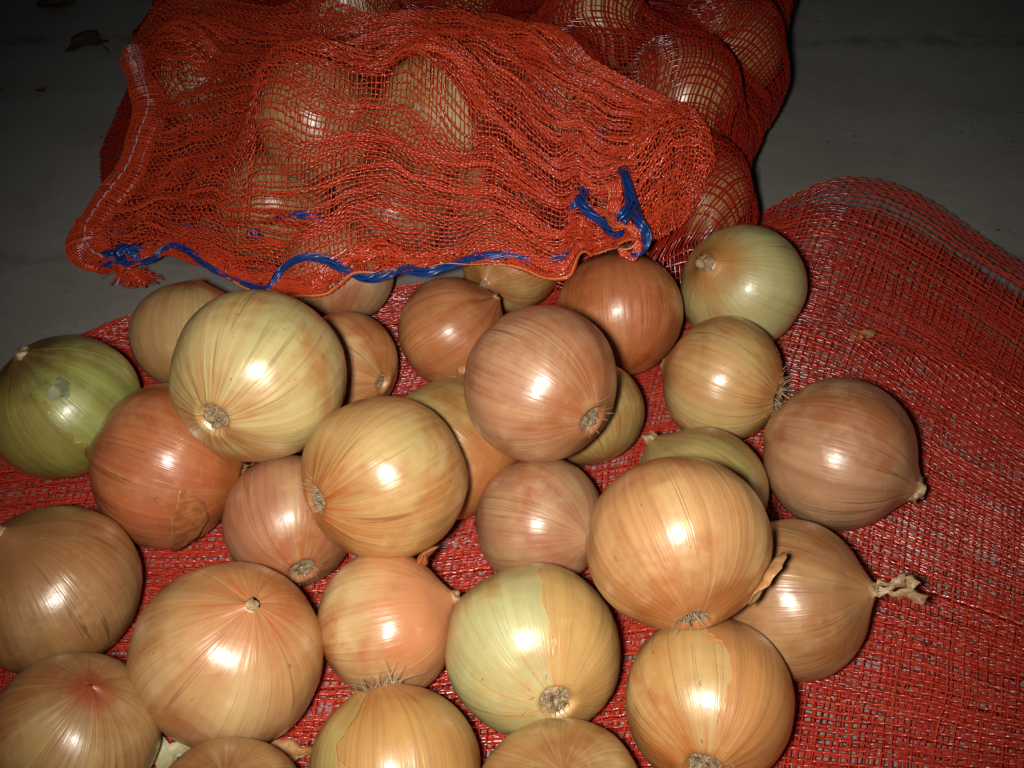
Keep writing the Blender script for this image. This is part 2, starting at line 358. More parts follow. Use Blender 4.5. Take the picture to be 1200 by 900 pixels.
TOP = [3, 6, 14, 18]
for k in TOP:
    oth = [j for j in O if j != k and (j not in TOP or TOP.index(j) < TOP.index(k))]
    while any(np.linalg.norm(CP+O[k]['d']*O[k]['t']-opos(O[j])) < .965*(O[k]['q']*O[k]['t']+O[j]['q']*O[j]['t']) for j in oth): O[k]['t'] -= .0005
for o in O.values(): o['c'] = opos(o); o['R'] = o['q']*o['t']

# onions inside the full sack: seen px, radius px, then settled as a pile
B = [
 (372, 165, 70, 'tan', 'tan onion inside the sack, left neighbour of the whitish one behind the widest gap'),
 (522, 160, 68, 'pale', 'whitish onion inside the sack behind the widest gap in the net flap'),
 (252, 92, 58, 'lime', 'greenish onion inside the sack near the sewn left edge'),
 (800, 114, 66, 'tan', 'tan onion bulging against the right side of the full sack'),
 (690, 32, 58, 'tan', 'onion inside the sack at the top edge of the photo, above the flap fold'),
 (420, 18, 55, 'pale', 'pale onion inside the sack at the top edge, left of the middle'),
 (555, 25, 56, 'gold', 'golden onion inside the sack at the top edge, right of the middle'),
 (755, 60, 56, 'brown', 'brown onion inside the sack, up and left of the bulging tan one'),
 (668, 160, 66, 'olive', 'olive onion inside the sack behind the short piece of blue cord'),
 (330, 70, 54, 'gold', 'golden onion inside the sack, behind the left one of the two in the gaps'),
 (612, 88, 60, 'amber', 'amber onion inside the sack, up and right of the widest net gap'),
 (455, 88, 58, 'pink', 'pinkish onion inside the sack, above the widest net gap'),
 (335, 245, 62, 'tan', 'tan onion low inside the sack behind the left part of the hem'),
 (460, 245, 66, 'pink', 'pinkish onion low inside the sack behind the middle of the hem'),
 (590, 240, 64, 'gold', 'golden onion low inside the sack behind the blue cord'),
 (700, 225, 64, 'rust', 'rust onion low inside the sack behind the cord loop'),
 (772, 226, 62, 'brown', 'brown onion low at the right corner of the full sack'),
 (856, 56, 60, 'brown', 'brown onion inside the sack at its top right side'),
 (800, -5, 52, 'tan', 'tan onion inside the sack at the top edge near its right side'),
 (250, 5, 50, 'tan', 'tan onion inside the sack at its far left corner'),
]
BP = []; BR = []
for px, py, r, *_ in B:
    R = .0375*(1+.05*math.sin(px)); d = ray(px, py); t = F*R/r
    p = CP+d*t
    if p[2] < R+.004: t = (CAMH-R-.004)/-d[2]; p = CP+d*t
    BP.append(p); BR.append(R)
BP = np.array(BP); BR = np.array(BR); BP0 = BP.copy()
FXP = np.array([o['c'] for o in O.values()]); FXR = np.array([o['R'] for o in O.values()])
for it in range(400):
    for i in range(len(BP)):
        D = BP[i]-BP; dist = np.linalg.norm(D, axis=1); dist[i] = 9
        pen = .985*(BR[i]+BR)-dist
        for j in np.where(pen > 0)[0]:
            v = D[j]/dist[j]*pen[j]*.5; BP[i] += v; BP[j] -= v
        D = BP[i]-FXP; dist = np.linalg.norm(D, axis=1); pen = .985*(BR[i]+FXR)-dist
        for j in np.where(pen > 0)[0]: BP[i] += D[j]/dist[j]*pen[j]
    BP[:, 2] = np.maximum(BP[:, 2], BR+.004)
    if it < 300: BP += (BP0-BP)*.01

# ------------------------------------------------------------------ onion builder
def onion_mesh(a, b, nr, nh, rr, seed, nu=72, nv=52):
    rs = random.Random(seed)
    v = np.linspace(0, 1, nv+1); v = v-.62*np.sin(2*math.pi*v)/(2*math.pi); phi = -math.pi/2+math.pi*v
    r = a*np.maximum(np.cos(phi), 0)**.94; z = b*np.sin(phi)
    topm = phi > 0
    q = np.clip(1-r/(.46*a), 0, 1)*topm; z = z+nh*q**1.8
    r = np.where(topm, np.sqrt(r**2+(nr*np.clip(q*1.6, 0, 1))**2), r)
    if rr > 0:
        z = z-(.030*a*np.exp(-((r-rr*a)/(.13*a))**2))*(~topm)
        e = np.clip((rr*a-r)/(rr*a*.45), 0, 1); z = z+(.10*a*e*e*(3-2*e))*(~topm)
    th = np.linspace(0, 2*math.pi, nu, endpoint=False)
    TH_, VV = np.meshgrid(th, v, indexing='ij')
    c, s = np.cos(TH_), np.sin(TH_)
    def_ = 1+.042*vnoise(c*1.3+7, s*1.3+VV*2, seed % 97)+.016*vnoise(c*2.6+5, s*3+VV*3, seed % 89)
    def_ += .006*vnoise(c*9+5, s*9+VV*.8, seed % 83)
    Rr = r[None]*def_; Zz = np.broadcast_to(z[None], Rr.shape)*(1+.03*vnoise(c*1.1, s*1.1+3, seed % 79))
    lean = nh*.25*np.clip(q, 0, 1)[None]*rs.choice([-1, 1])
    X = Rr*c+lean; Y = Rr*s
    V = np.stack([X, Y, Zz], -1).reshape(-1, 3)
    idx = np.arange(nu*(nv+1)).reshape(nu, nv+1)
    A_ = idx[:, :-1]; Bb = np.roll(idx, -1, 0)[:, :-1]; Cc = np.roll(idx, -1, 0)[:, 1:]; Dd = idx[:, 1:]
    f = np.stack([A_, Bb, Cc, Dd], -1).reshape(-1, 4)
    m = mesh_from('onion', V, f)
    sw = TH_+.45*VV*rs.choice([-1, 1])
    sk = np.stack([np.cos(sw), np.sin(sw), VV], -1).reshape(-1, 3).astype(np.float32)
    at_ = m.attributes.new('sk', 'FLOAT_VECTOR', 'POINT'); at_.data.foreach_set('vector', sk.ravel())
    return m, float(z[-1]), float(z[0]), lean[0][-1] if np.ndim(lean) else 0
def rot_to(A):
    q = Vector((0, 0, 1)).rotation_difference(Vector(A)); return q
def roots(parent, rad, z0, seed, n=110, long=1.25):
    """sunken plate plus short broken rootlets at the bottom pole"""
    rng = np.random.RandomState(seed)
    nu, nr = 22, 6; V = [[0, 0, z0+.0006]]; Fc = []
    for j in range(1, nr+1):
        for i in range(nu):
            a = 2*math.pi*i/nu; rj = rad*j/nr*(1+.22*rng.randn()*(j >= nr-1)*.6)
            h = z0 - .05*rad + rng.uniform(-.10, .10)*rad + (.16*rad if j == nr else -.10*rad*math.sin(j/nr*3))
            V.append([rj*math.cos(a), rj*math.sin(a), h])
    for i in range(nu): Fc.append((0, 1+(i+1) % nu, 1+i))
    for j in range(nr-1):
        for i in range(nu):
            p = 1+j*nu; Fc.append((p+i, p+(i+1) % nu, p+nu+(i+1) % nu, p+nu+i))
    pl = link('root_plate', mesh_from('root_plate', np.array(V), Fc), M_PLATE, parent)
    T = Tubes()
    for i in range(n):
        a = rng.uniform(0, 2*math.pi); q = math.sqrt(rng.uniform(.03, 1.1))*rad
        L = rad*rng.uniform(.16, .5)*long*(1.5 if rng.rand() < .12 else 1)
        d = np.array([math.cos(a), math.sin(a), 0])*rng.uniform(.1, 1.0)+rng.randn(3)*.35+np.array([0, 0, -rng.uniform(.15, .8)]); d /= np.linalg.norm(d)
        p0 = np.array([q*math.cos(a), q*math.sin(a), z0+.1*rad*(q/rad)**2]); bend = rng.randn(3)*.35
        P = np.array([p0+L*(u*d+u*u*bend) for u in (0, .4, .75, 1)])
        w = rng.uniform(.00032, .00075)
        T.add(P, (0.3, .4, .8), np.array([[1, .85, .6, .25]])*w, np.array([[1, .85, .6, .25]])*w, k=3)
    link('rootlets', T.mesh('rootlets', True), M_ROOT, parent, kind='stuff')
def neck(parent, nr, z0, size, lean, seed):
    rng = np.random.RandomState(seed); nu = 20; rings = 7; V = []; Fc = []
    h = nr*1.6*size*2
    for j in range(rings):
        u = j/(rings-1)
        for i in range(nu):
            a = 2*math.pi*i/nu
            rj = nr*(1.12-.35*u)*(1+.16*math.sin(a*5+seed+u*2)+.10*rng.randn()*u)
            if j == rings-1: rj *= .55
            zz = z0-nr*.35+h*u*(1+.35*math.sin(a*2+seed)*u+.12*rng.randn()*u)-(h*.30 if j == rings-1 else 0)
            V.append([lean+rj*math.cos(a)+h*.15*u*u*math.cos(seed), rj*math.sin(a)+h*.15*u*u*math.sin(seed), zz])
    for j in range(rings-1):
        for i in range(nu): Fc.append((j*nu+i, j*nu+(i+1) % nu, (j+1)*nu+(i+1) % nu, (j+1)*nu+i))
    V.append([lean, 0, z0+h*.5]); e = len(V)-1
    for i in range(nu): Fc.append(((rings-1)*nu+i, (rings-1)*nu+(i+1) % nu, e))
    link('neck', mesh_from('neck', np.array(V), Fc), M_NECK, parent)
def ribbon(name, parent, P, W, mat, seed, lab=None):
    """crumpled papery strip along P, half widths W, real thickness"""
    rng = np.random.RandomState(seed); P = np.asarray(P, float); n = len(P)
    T = np.gradient(P, axis=0); T /= np.linalg.norm(T, axis=1, keepdims=True)
    V = []; side = np.cross(T, [.3, .5, .8]); side /= np.linalg.norm(side, axis=1, keepdims=True); nn = np.cross(side, T)
    ang = np.cumsum(rng.randn(n)*.35)
    S = side*np.cos(ang)[:, None]+nn*np.sin(ang)[:, None]; Nn = np.cross(S, T)
    cols = 5
    for i in range(n):
        for j in range(cols):
            u = j/(cols-1)*2-1
            V.append(P[i]+S[i]*W[i]*u*(1+.2*rng.randn()*(abs(u) == 1))+Nn[i]*W[i]*(.35*math.cos(u*3+i)+.12*rng.randn()))
    f = [(i*cols+j, i*cols+j+1, (i+1)*cols+j+1, (i+1)*cols+j) for i in range(n-1) for j in range(cols-1)]
    o = link(name, mesh_from(name, np.array(V), f), mat, parent)
    sm = o.modifiers.new('thick', 'SOLIDIFY'); sm.thickness = .0003
    return o
from mathutils.bvhtree import BVHTree
def flake(parent, a, b, cdir, sa, sb, seed, mat=None, lift=.0016, name='loose_skin'):
    """a curved scrap of outer skin on the onion (local direction cdir), ragged edges curling away"""
    rng = np.random.RandomState(seed); c = np.array(cdir, float); c /= np.linalg.norm(c)
    mer = np.array([0, 0, 1.])-c*c[2]; mer /= np.linalg.norm(mer)+1e-9; par = np.cross(mer, c)
    me = parent.data; bv = BVHTree.FromPolygons([v.co[:] for v in me.vertices], [p.vertices[:] for p in me.polygons])
    def sk(d):
        e = Vector(d*np.array([a, a, b])).normalized(); h = bv.ray_cast(e*a*3, -e)[0]
        return np.array(h) if h is not None else d*np.array([a, a, b])
    n1, n2 = 18, 7; V = [sk(c)*1.003]; Fc = []
    ph = rng.uniform(0, 6, 4); lf = rng.rand(n1)
    for j in range(1, n2):
        q = j/(n2-1)
        for i in range(n1):
            t = 2*math.pi*i/n1; rag = 1+.22*math.sin(2*t+ph[0])+.16*math.sin(3*t+ph[1])+.12*math.sin(5*t+ph[2])+.10*(lf[i]-.5)
            d = c+mer*math.cos(t)*q*sa*rag+par*math.sin(t)*q*sb*rag; d /= np.linalg.norm(d)
            l = 1.004+(lift/a)*(q**4)*(.25+1.2*max(0, math.sin(t+ph[3]))+.5*lf[i])
            V.append(sk(d)*l)
    for i in range(n1): Fc.append((0, 1+i, 1+(i+1) % n1))
    for j in range(n2-2):
        for i in range(n1):
            p = 1+j*n1; Fc.append((p+i, p+n1+i, p+n1+(i+1) % n1, p+(i+1) % n1))
    o = link(name, mesh_from(name, np.array(V), Fc), mat or M_SKIN, parent)
    sm = o.modifiers.new('thick', 'SOLIDIFY'); sm.thickness = .00025
    return o

def build_onion(c, R, A, pal, seed, label, group, opt=None, nk=.25, rr=.18, root_seen=True, stalk=False, hi=True, cat='onion', ab=None, wild=1.25, nhf=None, nrf=None):
    opt = dict(opt or {}); a, b = ab or (R*1.03, R*1.03*RATIO)
    rng = random.Random(seed*7+1)
    # jitter the palette a little so no two are alike
    def j(col, s=.05):
        l = .3*col[0]+.6*col[1]+.1*col[2]; g = (l*1.06, l*.98, l*.98)
        return tuple(max(0, (.91*x+.09*y)*.84*(1+rng.uniform(-s, s))) for x, y in zip(col[:3], g))+(1,)
    ba, da, gr = (j(x) for x in PAL[pal])
    nr = a*(nrf or (.075*(1 if nk < .4 else 1.25) if nk > 0 else .02))
    nh = a*(nhf or (.12 if nk > 0 else .04))
    q = rot_to(A)@Matrix.Rotation(rng.uniform(0, 6.28), 4, 'Z').to_quaternion()
    if opt.get('bruise') is True:
        d = q.inverted()@Vector(opt.pop('bdir')); opt['bruise'] = (tuple(d*R), srgb(150, 40, 16), .016)
    if 'sec' in opt:
        v_, th_, oc_ = opt['sec']; d = q.inverted()@Vector(v_); n_ = math.hypot(d.x, d.y); opt['sec'] = ((d.x/n_, d.y/n_), th_, oc_)
    m, zt, zb, lean = onion_mesh(a, b, nr, nh, rr if root_seen else 0, seed, *((72, 52) if hi else (48, 32)))
    o = link('onion', m, onion_mat(seed, ba, da, gr, **opt))
    o.location = Vector(c); o.rotation_mode = 'QUATERNION'; o.rotation_quaternion = q
    tag(o, label, cat, group)
    if nk > 0: neck(o, nr, zt, nk, lean, seed)
    if root_seen: roots(o, a*rr*.97, zb-.030*a, seed, int((90+rr*420)*(.3 if wild > 2 else 1)), wild)
    if stalk:
        L = .019; rg = np.random.RandomState(4)
        for n_ in range(3):
            P = np.array([[lean+u*L*(-.3+.3*n_)*.7+rg.randn()*.0012, u*L*(.5-.35*n_)*.8+rg.randn()*.0012, zt+u*L*(1.2-.2*n_)] for u in np.linspace(-.05, 1, 8)])
            W = np.interp(np.linspace(0, 1, 8), [0, .35, .7, 1], [nr*.6, nr*.45, nr*.8, nr*1.5])*(.7+.2*n_)
            ribbon('withered_leaf', o, P, W, M_NECK, 40+n_)
    return o, q, (a, b)

G1 = 'loose onions spilled on the red net'; G2 = 'onions inside the full net sack'
built = {}
for k, o in O.items():
    opt = dict(o['opt'])
    if opt.get('bruise') is True:
        x, y, z = frame(*o['p'][:2]); opt['bdir'] = tuple(x*.15+y*.5+z*.85)
    if 'sec' in opt:
        x, y, z = frame(*o['p'][:2]); v_ = opt['sec'][0]; opt['sec'] = (tuple(x*v_[0]+y*v_[1]+z*v_[2]),)+tuple(opt['sec'][1:])
    ob, q, ab = build_onion(o['c'], o['R'], o['A'], o['pal'], 100+k*13, o['label'], G1, opt, o.get('neck', .2), o.get('rr', .17),
                            o['root_up'] or 'rr' in o, o.get('stalk', False), ab=(o['R']*1.03, o['R']*1.03*o['ratio']), wild=o.get('wild', 1.25), nhf=o.get('nh'), nrf=o.get('nr'))
    built[k] = (ob, q, ab)
def scrap(k, ex, ey, ez, sa, sb, seed, mat=None, lift=.0016):
    ob, q, (a, b) = built[k]; x, y, z = frame(*O[k]['p'][:2])
    d = q.inverted()@Vector(x*ex+y*ey+z*ez); d = np.array(d)/np.array([a, a, b])
    return flake(ob, a, b, d, sa, sb, seed, mat, lift)
M_SKIN_R = paper_mat('papery_copper_skin', srgb(176, 98, 52), srgb(198, 128, 76))
M_SKIN_G = paper_mat('papery_green_skin', srgb(128, 132, 88), srgb(176, 176, 138))
M_SKIN_P = paper_mat('papery_pale_skin', srgb(200, 190, 136), srgb(216, 208, 164))
scrap(4, .22, -.72, .62, .22, .62, 1, M_SKIN_R, .0012)
scrap(18, .93, -.36, .25, .3, .16, 2, M_SKIN, .004)
scrap(6, .5, -.86, .15, .16, .14, 5, M_SKIN_R, .004)
scrap(1, -.08, .22, .95, .15, .13, 8, M_SKIN_G, .0010)
scrap(16, .15, .95, .2, .1, .06, 12, M_SKIN_R, .004)
for i, (px, py, r, pal, lab) in enumerate(B):
    rg = random.Random(i+900); A = Vector((rg.uniform(-1, 1), rg.uniform(-1, .6), rg.uniform(-.5, 1))).normalized()
    build_onion(BP[i], BR[i], A, pal, 700+i*11, lab, G2, {}, .25, .2, False, hi=False)

# ------------------------------------------------------------------ drape field: a net sinking over everything that lies here
GX0, GX1, GY0, GY1, NX, NY = -.55, .60, .30, 1.45, 231, 231
hx = (GX1-GX0)/(NX-1); XX, YY = np.meshgrid(np.linspace(GX0, GX1, NX), np.linspace(GY0, GY1, NY), indexing='ij')
def obstacle(P, R):
    z = np.zeros_like(XX)
    for p, r in zip(P, R):
        r = r*1.03; d2 = (XX-p[0])**2+(YY-p[1])**2
        z = np.maximum(z, np.where(d2 < r*r, p[2]+np.sqrt(np.maximum(r*r-d2, 0)), 0))
    return z
def drape(ob, g, it=700):
    z = ob.copy(); gg = g*hx*hx/4
    for i in range(it):
        a = z.copy(); a[1:-1, 1:-1] = (z[2:, 1:-1]+z[:-2, 1:-1]+z[1:-1, 2:]+z[1:-1, :-2])/4-gg
        z = np.maximum(ob, a)
    return z
# the sack goes on beyond the top of the frame: extra padding spheres stand for its unseen filling height
PADP = [at(x, y, .11) for x, y in ((250, -60), (360, -70), (470, -70), (580, -70), (690, -70), (800, -70), (875, -50), (905, -120))]
DB = drape(np.maximum(obstacle(BP, BR), obstacle(PADP, [.042]*len(PADP))), 48)
DBS = DB.copy()
for _ in range(120):
    DBS[1:-1, 1:-1] = (DBS[2:, 1:-1]+DBS[:-2, 1:-1]+DBS[1:-1, 2:]+DBS[1:-1, :-2]+DBS[1:-1, 1:-1])/5
DBS = np.maximum(DB, DBS+.006*np.clip((YY-.66)/.08, 0, 1))
loose = [O[k] for k in (8, 9, 10, 11)]
DF = drape(np.maximum(DB, obstacle([o['c'] for o in loose], [o['R'] for o in loose])), 12)
bl = DF.copy()
for _ in range(220):
    bl[1:-1, 1:-1] = (bl[2:, 1:-1]+bl[:-2, 1:-1]+bl[1:-1, 2:]+bl[1:-1, :-2]+bl[1:-1, 1:-1])/5
DF = np.maximum(DF, bl+.010*np.clip((YY-.56)/.06, 0, 1)*np.clip((.80-YY)/.06, 0, 1))
def samp(D, x, y):
    fx = np.clip((np.asarray(x)-GX0)/hx, 0, NX-1.001); fy = np.clip((np.asarray(y)-GY0)/hx, 0, NY-1.001)
    i = fx.astype(int); j = fy.astype(int); u = fx-i; v = fy-j
    return (D[i, j]*(1-u)+D[i+1, j]*u)*(1-v)+(D[i, j+1]*(1-u)+D[i+1, j+1]*u)*v
def hit(px, py, D, off=.0):
    d = ray(px, py); t = np.linspace(.3, 1.8, 1500); P = CP+t[:, None]*d
    below = P[:, 2] <= samp(D, P[:, 0], P[:, 1])+off
    return P[np.argmax(below)] if below.any() else P[-1]
def resamp(P, n):
    P = np.asarray(P, float); s = np.concatenate([[0], np.cumsum(np.linalg.norm(np.diff(P, axis=0), axis=1))])
    t = np.linspace(0, s[-1], n); return np.stack([np.interp(t, s, P[:, k]) for k in range(P.shape[1])], 1)
def coons(bot, top, lef, rig, nu, nv):
    c0, c1 = resamp(catmull(bot, 300), nu), resamp(catmull(top, 300), nu); d0, d1 = resamp(catmull(lef, 300), nv), resamp(catmull(rig, 300), nv)
    u = np.linspace(0, 1, nu)[:, None, None]; v = np.linspace(0, 1, nv)[None, :, None]
    S = (1-v)*c0[:, None]+v*c1[:, None]+(1-u)*d0[None]+u*d1[None]
    return S-((1-u)*(1-v)*c0[0]+u*(1-v)*c0[-1]+(1-u)*v*c1[0]+u*v*c1[-1])
class Surf:
    def __init__(s, S):
        s.S = S; s.nu, s.nv = S.shape[:2]
        a = np.gradient(S, axis=0); b = np.gradient(S, axis=1); n = np.cross(a, b); n /= np.linalg.norm(n, axis=2, keepdims=True)+1e-12
        if n[..., 2].mean() < 0: n = -n
        s.N = n
    def ev(s, u, v, G=None):
        G = s.S if G is None else G
        fu = np.clip(u, 0, 1)*(s.nu-1.001); fv = np.clip(v, 0, 1)*(s.nv-1.001); i = fu.astype(int); j = fv.astype(int)
        a = (fu-i)[..., None]; b = (fv-j)[..., None]
        return (G[i, j]*(1-a)+G[i+1, j]*a)*(1-b)+(G[i, j+1]*(1-a)+G[i+1, j+1]*a)*b
    def pn(s, u, v): return s.ev(u, v), s.ev(u, v, s.N)
def weave(T, sf, nu, nv, ww, wf, seed, ju=.25, jv=.25, bunch=0., sub=2, lift=.0004, du=0., vr=(0, 1), k=4, jf=14, twin=False):
    """warps along v (nu of them), wefts along u (nv): woven over and under; jitter in cells"""
    rng = np.random.RandomState(seed)
    def vmap(u, v):
        w = v+(bunch*(fbm(u*3.2+seed, v*15, seed+3, 2)+.30*fbm(u*9+seed, v*24, seed+4, 2))*np.sin(math.pi*np.clip(v, 0, 1))**.5 if bunch else 0)
        return w
    # warps
    m = nv*sub+1; v = np.linspace(vr[0], vr[1], m)[None]; i = np.arange(nu)[:, None]
    u0 = (i+.5+rng.uniform(-.18, .18, (nu, 1)))/nu
    u = u0+ju/nu*fbm(i*.43+v*0, v*jf, seed+5, 2)+du*fbm(u0*5, v*9, seed+8, 2)
    P, N = sf.pn(u, vmap(u, v)); par = np.cos(math.pi*(np.arange(m)[None]/sub+i))
    tw = 1.1*fbm(i*.77+v*0, v*jf*2, seed+6, 2)+rng.uniform(-.7, .7, (nu, 1))
    P = P+N*(lift*par)[..., None]
    if twin:
        sd = ww*.42*np.cos(math.pi*(np.arange(m)[None]/sub+.5))
        U2, _ = sf.pn(u+.3/nu, vmap(u, v)); S = U2-sf.ev(u, vmap(u, v)); S /= np.linalg.norm(S, axis=2, keepdims=True)+1e-9
        T.add(P+S*sd[..., None], N, ww*.6, ww*.4, tw, k); T.add(P-S*sd[..., None]-N*lift*.7, N, ww*.6, ww*.4, tw+.8, k)
    else:
        T.add(P, N, ww*(1+.2*rng.randn(nu, 1)), ww*.45, tw, k)
    # wefts
    m = nu*sub+1; u = np.linspace(0, 1, m)[None]; j = np.arange(nv)[:, None]
    v0 = vr[0]+(vr[1]-vr[0])*(j+.5+rng.uniform(-.2, .2, (nv, 1)))/nv
    v = v0+jv/nv*fbm(u*jf, j*.37+u*0, seed+7, 2)
    P, N = sf.pn(u, vmap(u, v)); par = -np.cos(math.pi*(np.arange(m)[None]/sub+j))
    tw = .9*fbm(u*jf*2, j*.9+u*0, seed+9, 2)+rng.uniform(-.5, .5, (nv, 1))
    T.add(P+N*(lift*par)[..., None], N, wf*(1+.2*rng.randn(nv, 1)), wf*.35, tw, k)

# ------------------------------------------------------------------ empty sack laid flat under the onions
sackE = bpy.data.objects.new('net_sack', None); COL.objects.link(sackE); sackE.location = (0, 0, 0)
tag(sackE, 'empty red net sack spread flat on the concrete under the loose onions', 'net sack')
fl_top = [at(*p) for p in ((92, 402), (165, 372), (300, 350), (470, 338), (640, 318), (790, 285))] + \
         [at(880, 246, .012), at(935, 220, .024), at(985, 211, .03), at(1050, 230, .03), at(1120, 270, .028), at(1200, 326, .026), at(1320, 420, .02), at(1480, 560, .012)]
fl_bot = [at(*p) for p in ((-190, 1010), (100, 1030), (400, 1040), (800, 1040), (1150, 1030), (1400, 1010))]
fl_lef = [at(*p) for p in ((-190, 1010), (-150, 800), (-90, 580), (10, 455), (92, 402))]
fl_rig = [at(1400, 1010), at(1440, 800, .004), at(1480, 560, .012)]
S = coons(fl_bot, fl_top, fl_lef, fl_rig, 180, 140)
uu, vv = np.meshgrid(np.linspace(0, 1, 180), np.linspace(0, 1, 140), indexing='ij')
zb = S[..., 2]; zb = np.maximum(zb, 0)
rim = np.clip((uu-.52)/.14, 0, 1); rim = rim*rim*(3-2*rim)
w = vv
zb = .030*rim*np.exp(-((w-.985)/.10)**2)*np.where(uu > .52, 1, 0)+.010*rim*np.exp(-((w-.74-.04*np.sin(uu*17))/.028)**2)
zb += .0016*(1+fbm(uu*9, vv*7, 21))+.0035*rim*(.5+.5*fbm(uu*16, vv*5, 31))
S1 = S.copy(); S1[..., 2] = .0028+zb
S2 = S.copy(); S2[..., 2] = .0012+.0009*(1+fbm(uu*9+3, vv*7, 22)) + .25*np.where(vv > .9, zb, 0)
T = Tubes(); weave(T, Surf(S1), 170, 132, .0012, .0018, 11, .5, .5, .004, 2, .0005, .003, jf=9, k=3)
link('upper_net', T.mesh('upper_net'), M_NETF, sackE, 'stuff')
T = Tubes(); weave(T, Surf(S2), 176, 140, .0021, .0026, 51, .5, .5, .004, 1, .0003, .003, k=3)
link('lower_net', T.mesh('lower_net'), M_NETF, sackE, 'stuff')

# ------------------------------------------------------------------ full sack
sackF = bpy.data.objects.new('net_sack', None); COL.objects.link(sackF); sackF.location = (-.05, .85, 0)
bpy.context.view_layer.update()
tag(sackF, 'full orange red net sack of onions lying behind, blue drawstring in its open mouth', 'net sack')
def child(name, mesh, mat, kind=None):
    o = link(name, mesh, mat, sackF, kind); o.matrix_parent_inverse = Matrix.Translation((.05, -.85, 0)); return o
# body: rows across, arc length spaced
edge_y = np.linspace(.5, 1.45, 300); edge_x = np.interp(edge_y, (.56, .62, .66, .70, .76, .85, 1.0, 1.4), (.105, .135, .155, .168, .190, .215, .258, .345))
for p_, r_ in zip(BP, BR):
    d2 = (r_*1.05)**2-(edge_y-p_[1])**2; edge_x = np.where(d2 > 0, np.maximum(edge_x, p_[0]+np.sqrt(np.maximum(d2, 0))+.004), edge_x)
edge_x = np.convolve(np.pad(edge_x, 8, mode='edge'), np.ones(17)/17, 'valid')+.003
lx = np.array([at(x, y, .012)[:2] for x, y in ((140, 262), (126, 240), (117, 212), (118, 188), (140, 150), (168, 112), (160, 60), (176, 18), (186, -60), (190, -130))])
NV = 130; vs = np.linspace(0, 1, NV); S = np.zeros((160, NV, 3))
def ynear(x): t = np.clip((x+.08)/.12, 0, 1); return .652-.077*t*t*(3-2*t)
yy = np.linspace(.57, 1.40, 300); xe = []
for y in yy:
    xs = np.linspace(-.335, .45, 500); z = samp(DB, xs, np.full_like(xs, y)); h_ = np.where(z > .028)[0]; xe.append(xs[h_[-1]] if len(h_) else .10)
xe = np.convolve(np.pad(np.array(xe), 6, mode='edge'), np.ones(13)/13, 'valid')
for j in range(NV):
    xs = np.linspace(-.40, .45, 700); y = ynear(xs)+(1.38-ynear(xs))*vs[j]
    xl = np.interp(y, lx[:, 1], lx[:, 0]); xr_ = np.interp(y, edge_y, edge_x)
    ok = (xs >= xl) & (xs <= xr_); xs = xs[ok]; y = y[ok]; z = samp(DBS, xs, y)
    q = np.linspace(0, 1, 40)[1:]; zr = max(z[-1], .05); x1 = xs[-1]
    xs = np.concatenate([xs, x1+.010*np.sin(math.pi*q)-.040*q*q]); z = np.concatenate([z, np.where(q < 1, zr*(1-q), 0)]); y = np.concatenate([y, np.full(39, y[-1])])
    l = np.concatenate([[0], np.cumsum(np.hypot(np.diff(xs), np.diff(z)*.8))]); t = np.linspace(0, l[-1], 160)
    S[:, j, 0] = np.interp(t, l, xs); S[:, j, 1] = np.interp(t, l, y); S[:, j, 2] = np.interp(t, l, z)
ub, vb = np.meshgrid(np.linspace(0, 1, 160), np.linspace(0, 1, NV), indexing='ij')
S[..., 2] += .003+.0012*(1+fbm(ub*8, vb*8, 61))
T = Tubes(); weave(T, Surf(S), 226, 276, .0018, .0021, 71, .3, .35, .006, 1, .0003, .003, k=3)
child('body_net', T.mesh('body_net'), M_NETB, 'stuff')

# mouth flap, drawn forward over the spilling onions
def hp(pts, D=None, off=.004): return [hit(x, y, DF if D is None else D, off) for x, y in pts]
hem_px = [(108, 308), (150, 320), (190, 306), (225, 312), (262, 331), (290, 345), (325, 350), (362, 356), (398, 342), (418, 328), (455, 325), (478, 328), (500, 322), (540, 318), (580, 314), (612, 322), (646, 335), (668, 328), (682, 304), (700, 306), (715, 300), (728, 292), (745, 290)]
bot = hp(hem_px)
top = hp([(178, 12), (260, 4), (400, 10), (520, 16), (610, 28), (680, 58), (740, 98), (812, 128)])
lef = [bot[0]]+hp([(93, 280), (118, 240), (150, 200), (165, 160), (170, 110), (158, 60)])+[top[0]]
rig = [bot[-1]]+hp([(745, 240), (745, 198), (772, 160)])+[top[-1]]
S = coons(np.array(bot)[:, :2], np.array(top)[:, :2], np.array(lef)[:, :2], np.array(rig)[:, :2], 260, 200)
uf, vf = np.meshgrid(np.linspace(0, 1, 260), np.linspace(0, 1, 200), indexing='ij')
Z = samp(DF, S[..., 0], S[..., 1])
edge = np.clip(np.minimum(vf, 1-vf)*9, 0, 1)
Z = Z+.006+edge*(.0045*(1+fbm(uf*3.0, vf*15, 81, 3))+.0030*fbm(uf*8, vf*34, 84, 3)+.0022*fbm(uf*22, vf*18, 88, 2))+.003*np.abs(np.sin(uf*38+3*vnoise(uf*6, vf*2, 5)))*np.exp(-(vf/.05)**2)
SF = Surf(np.dstack([S, Z]))
T = Tubes(); weave(T, SF, 150, 180, .0009, .0017, 91, .3, .7, .024, 2, .0007, .003, vr=(.035, 1), jf=12, k=3)
child('mouth_net', T.mesh('mouth_net'), M_NET, 'stuff')
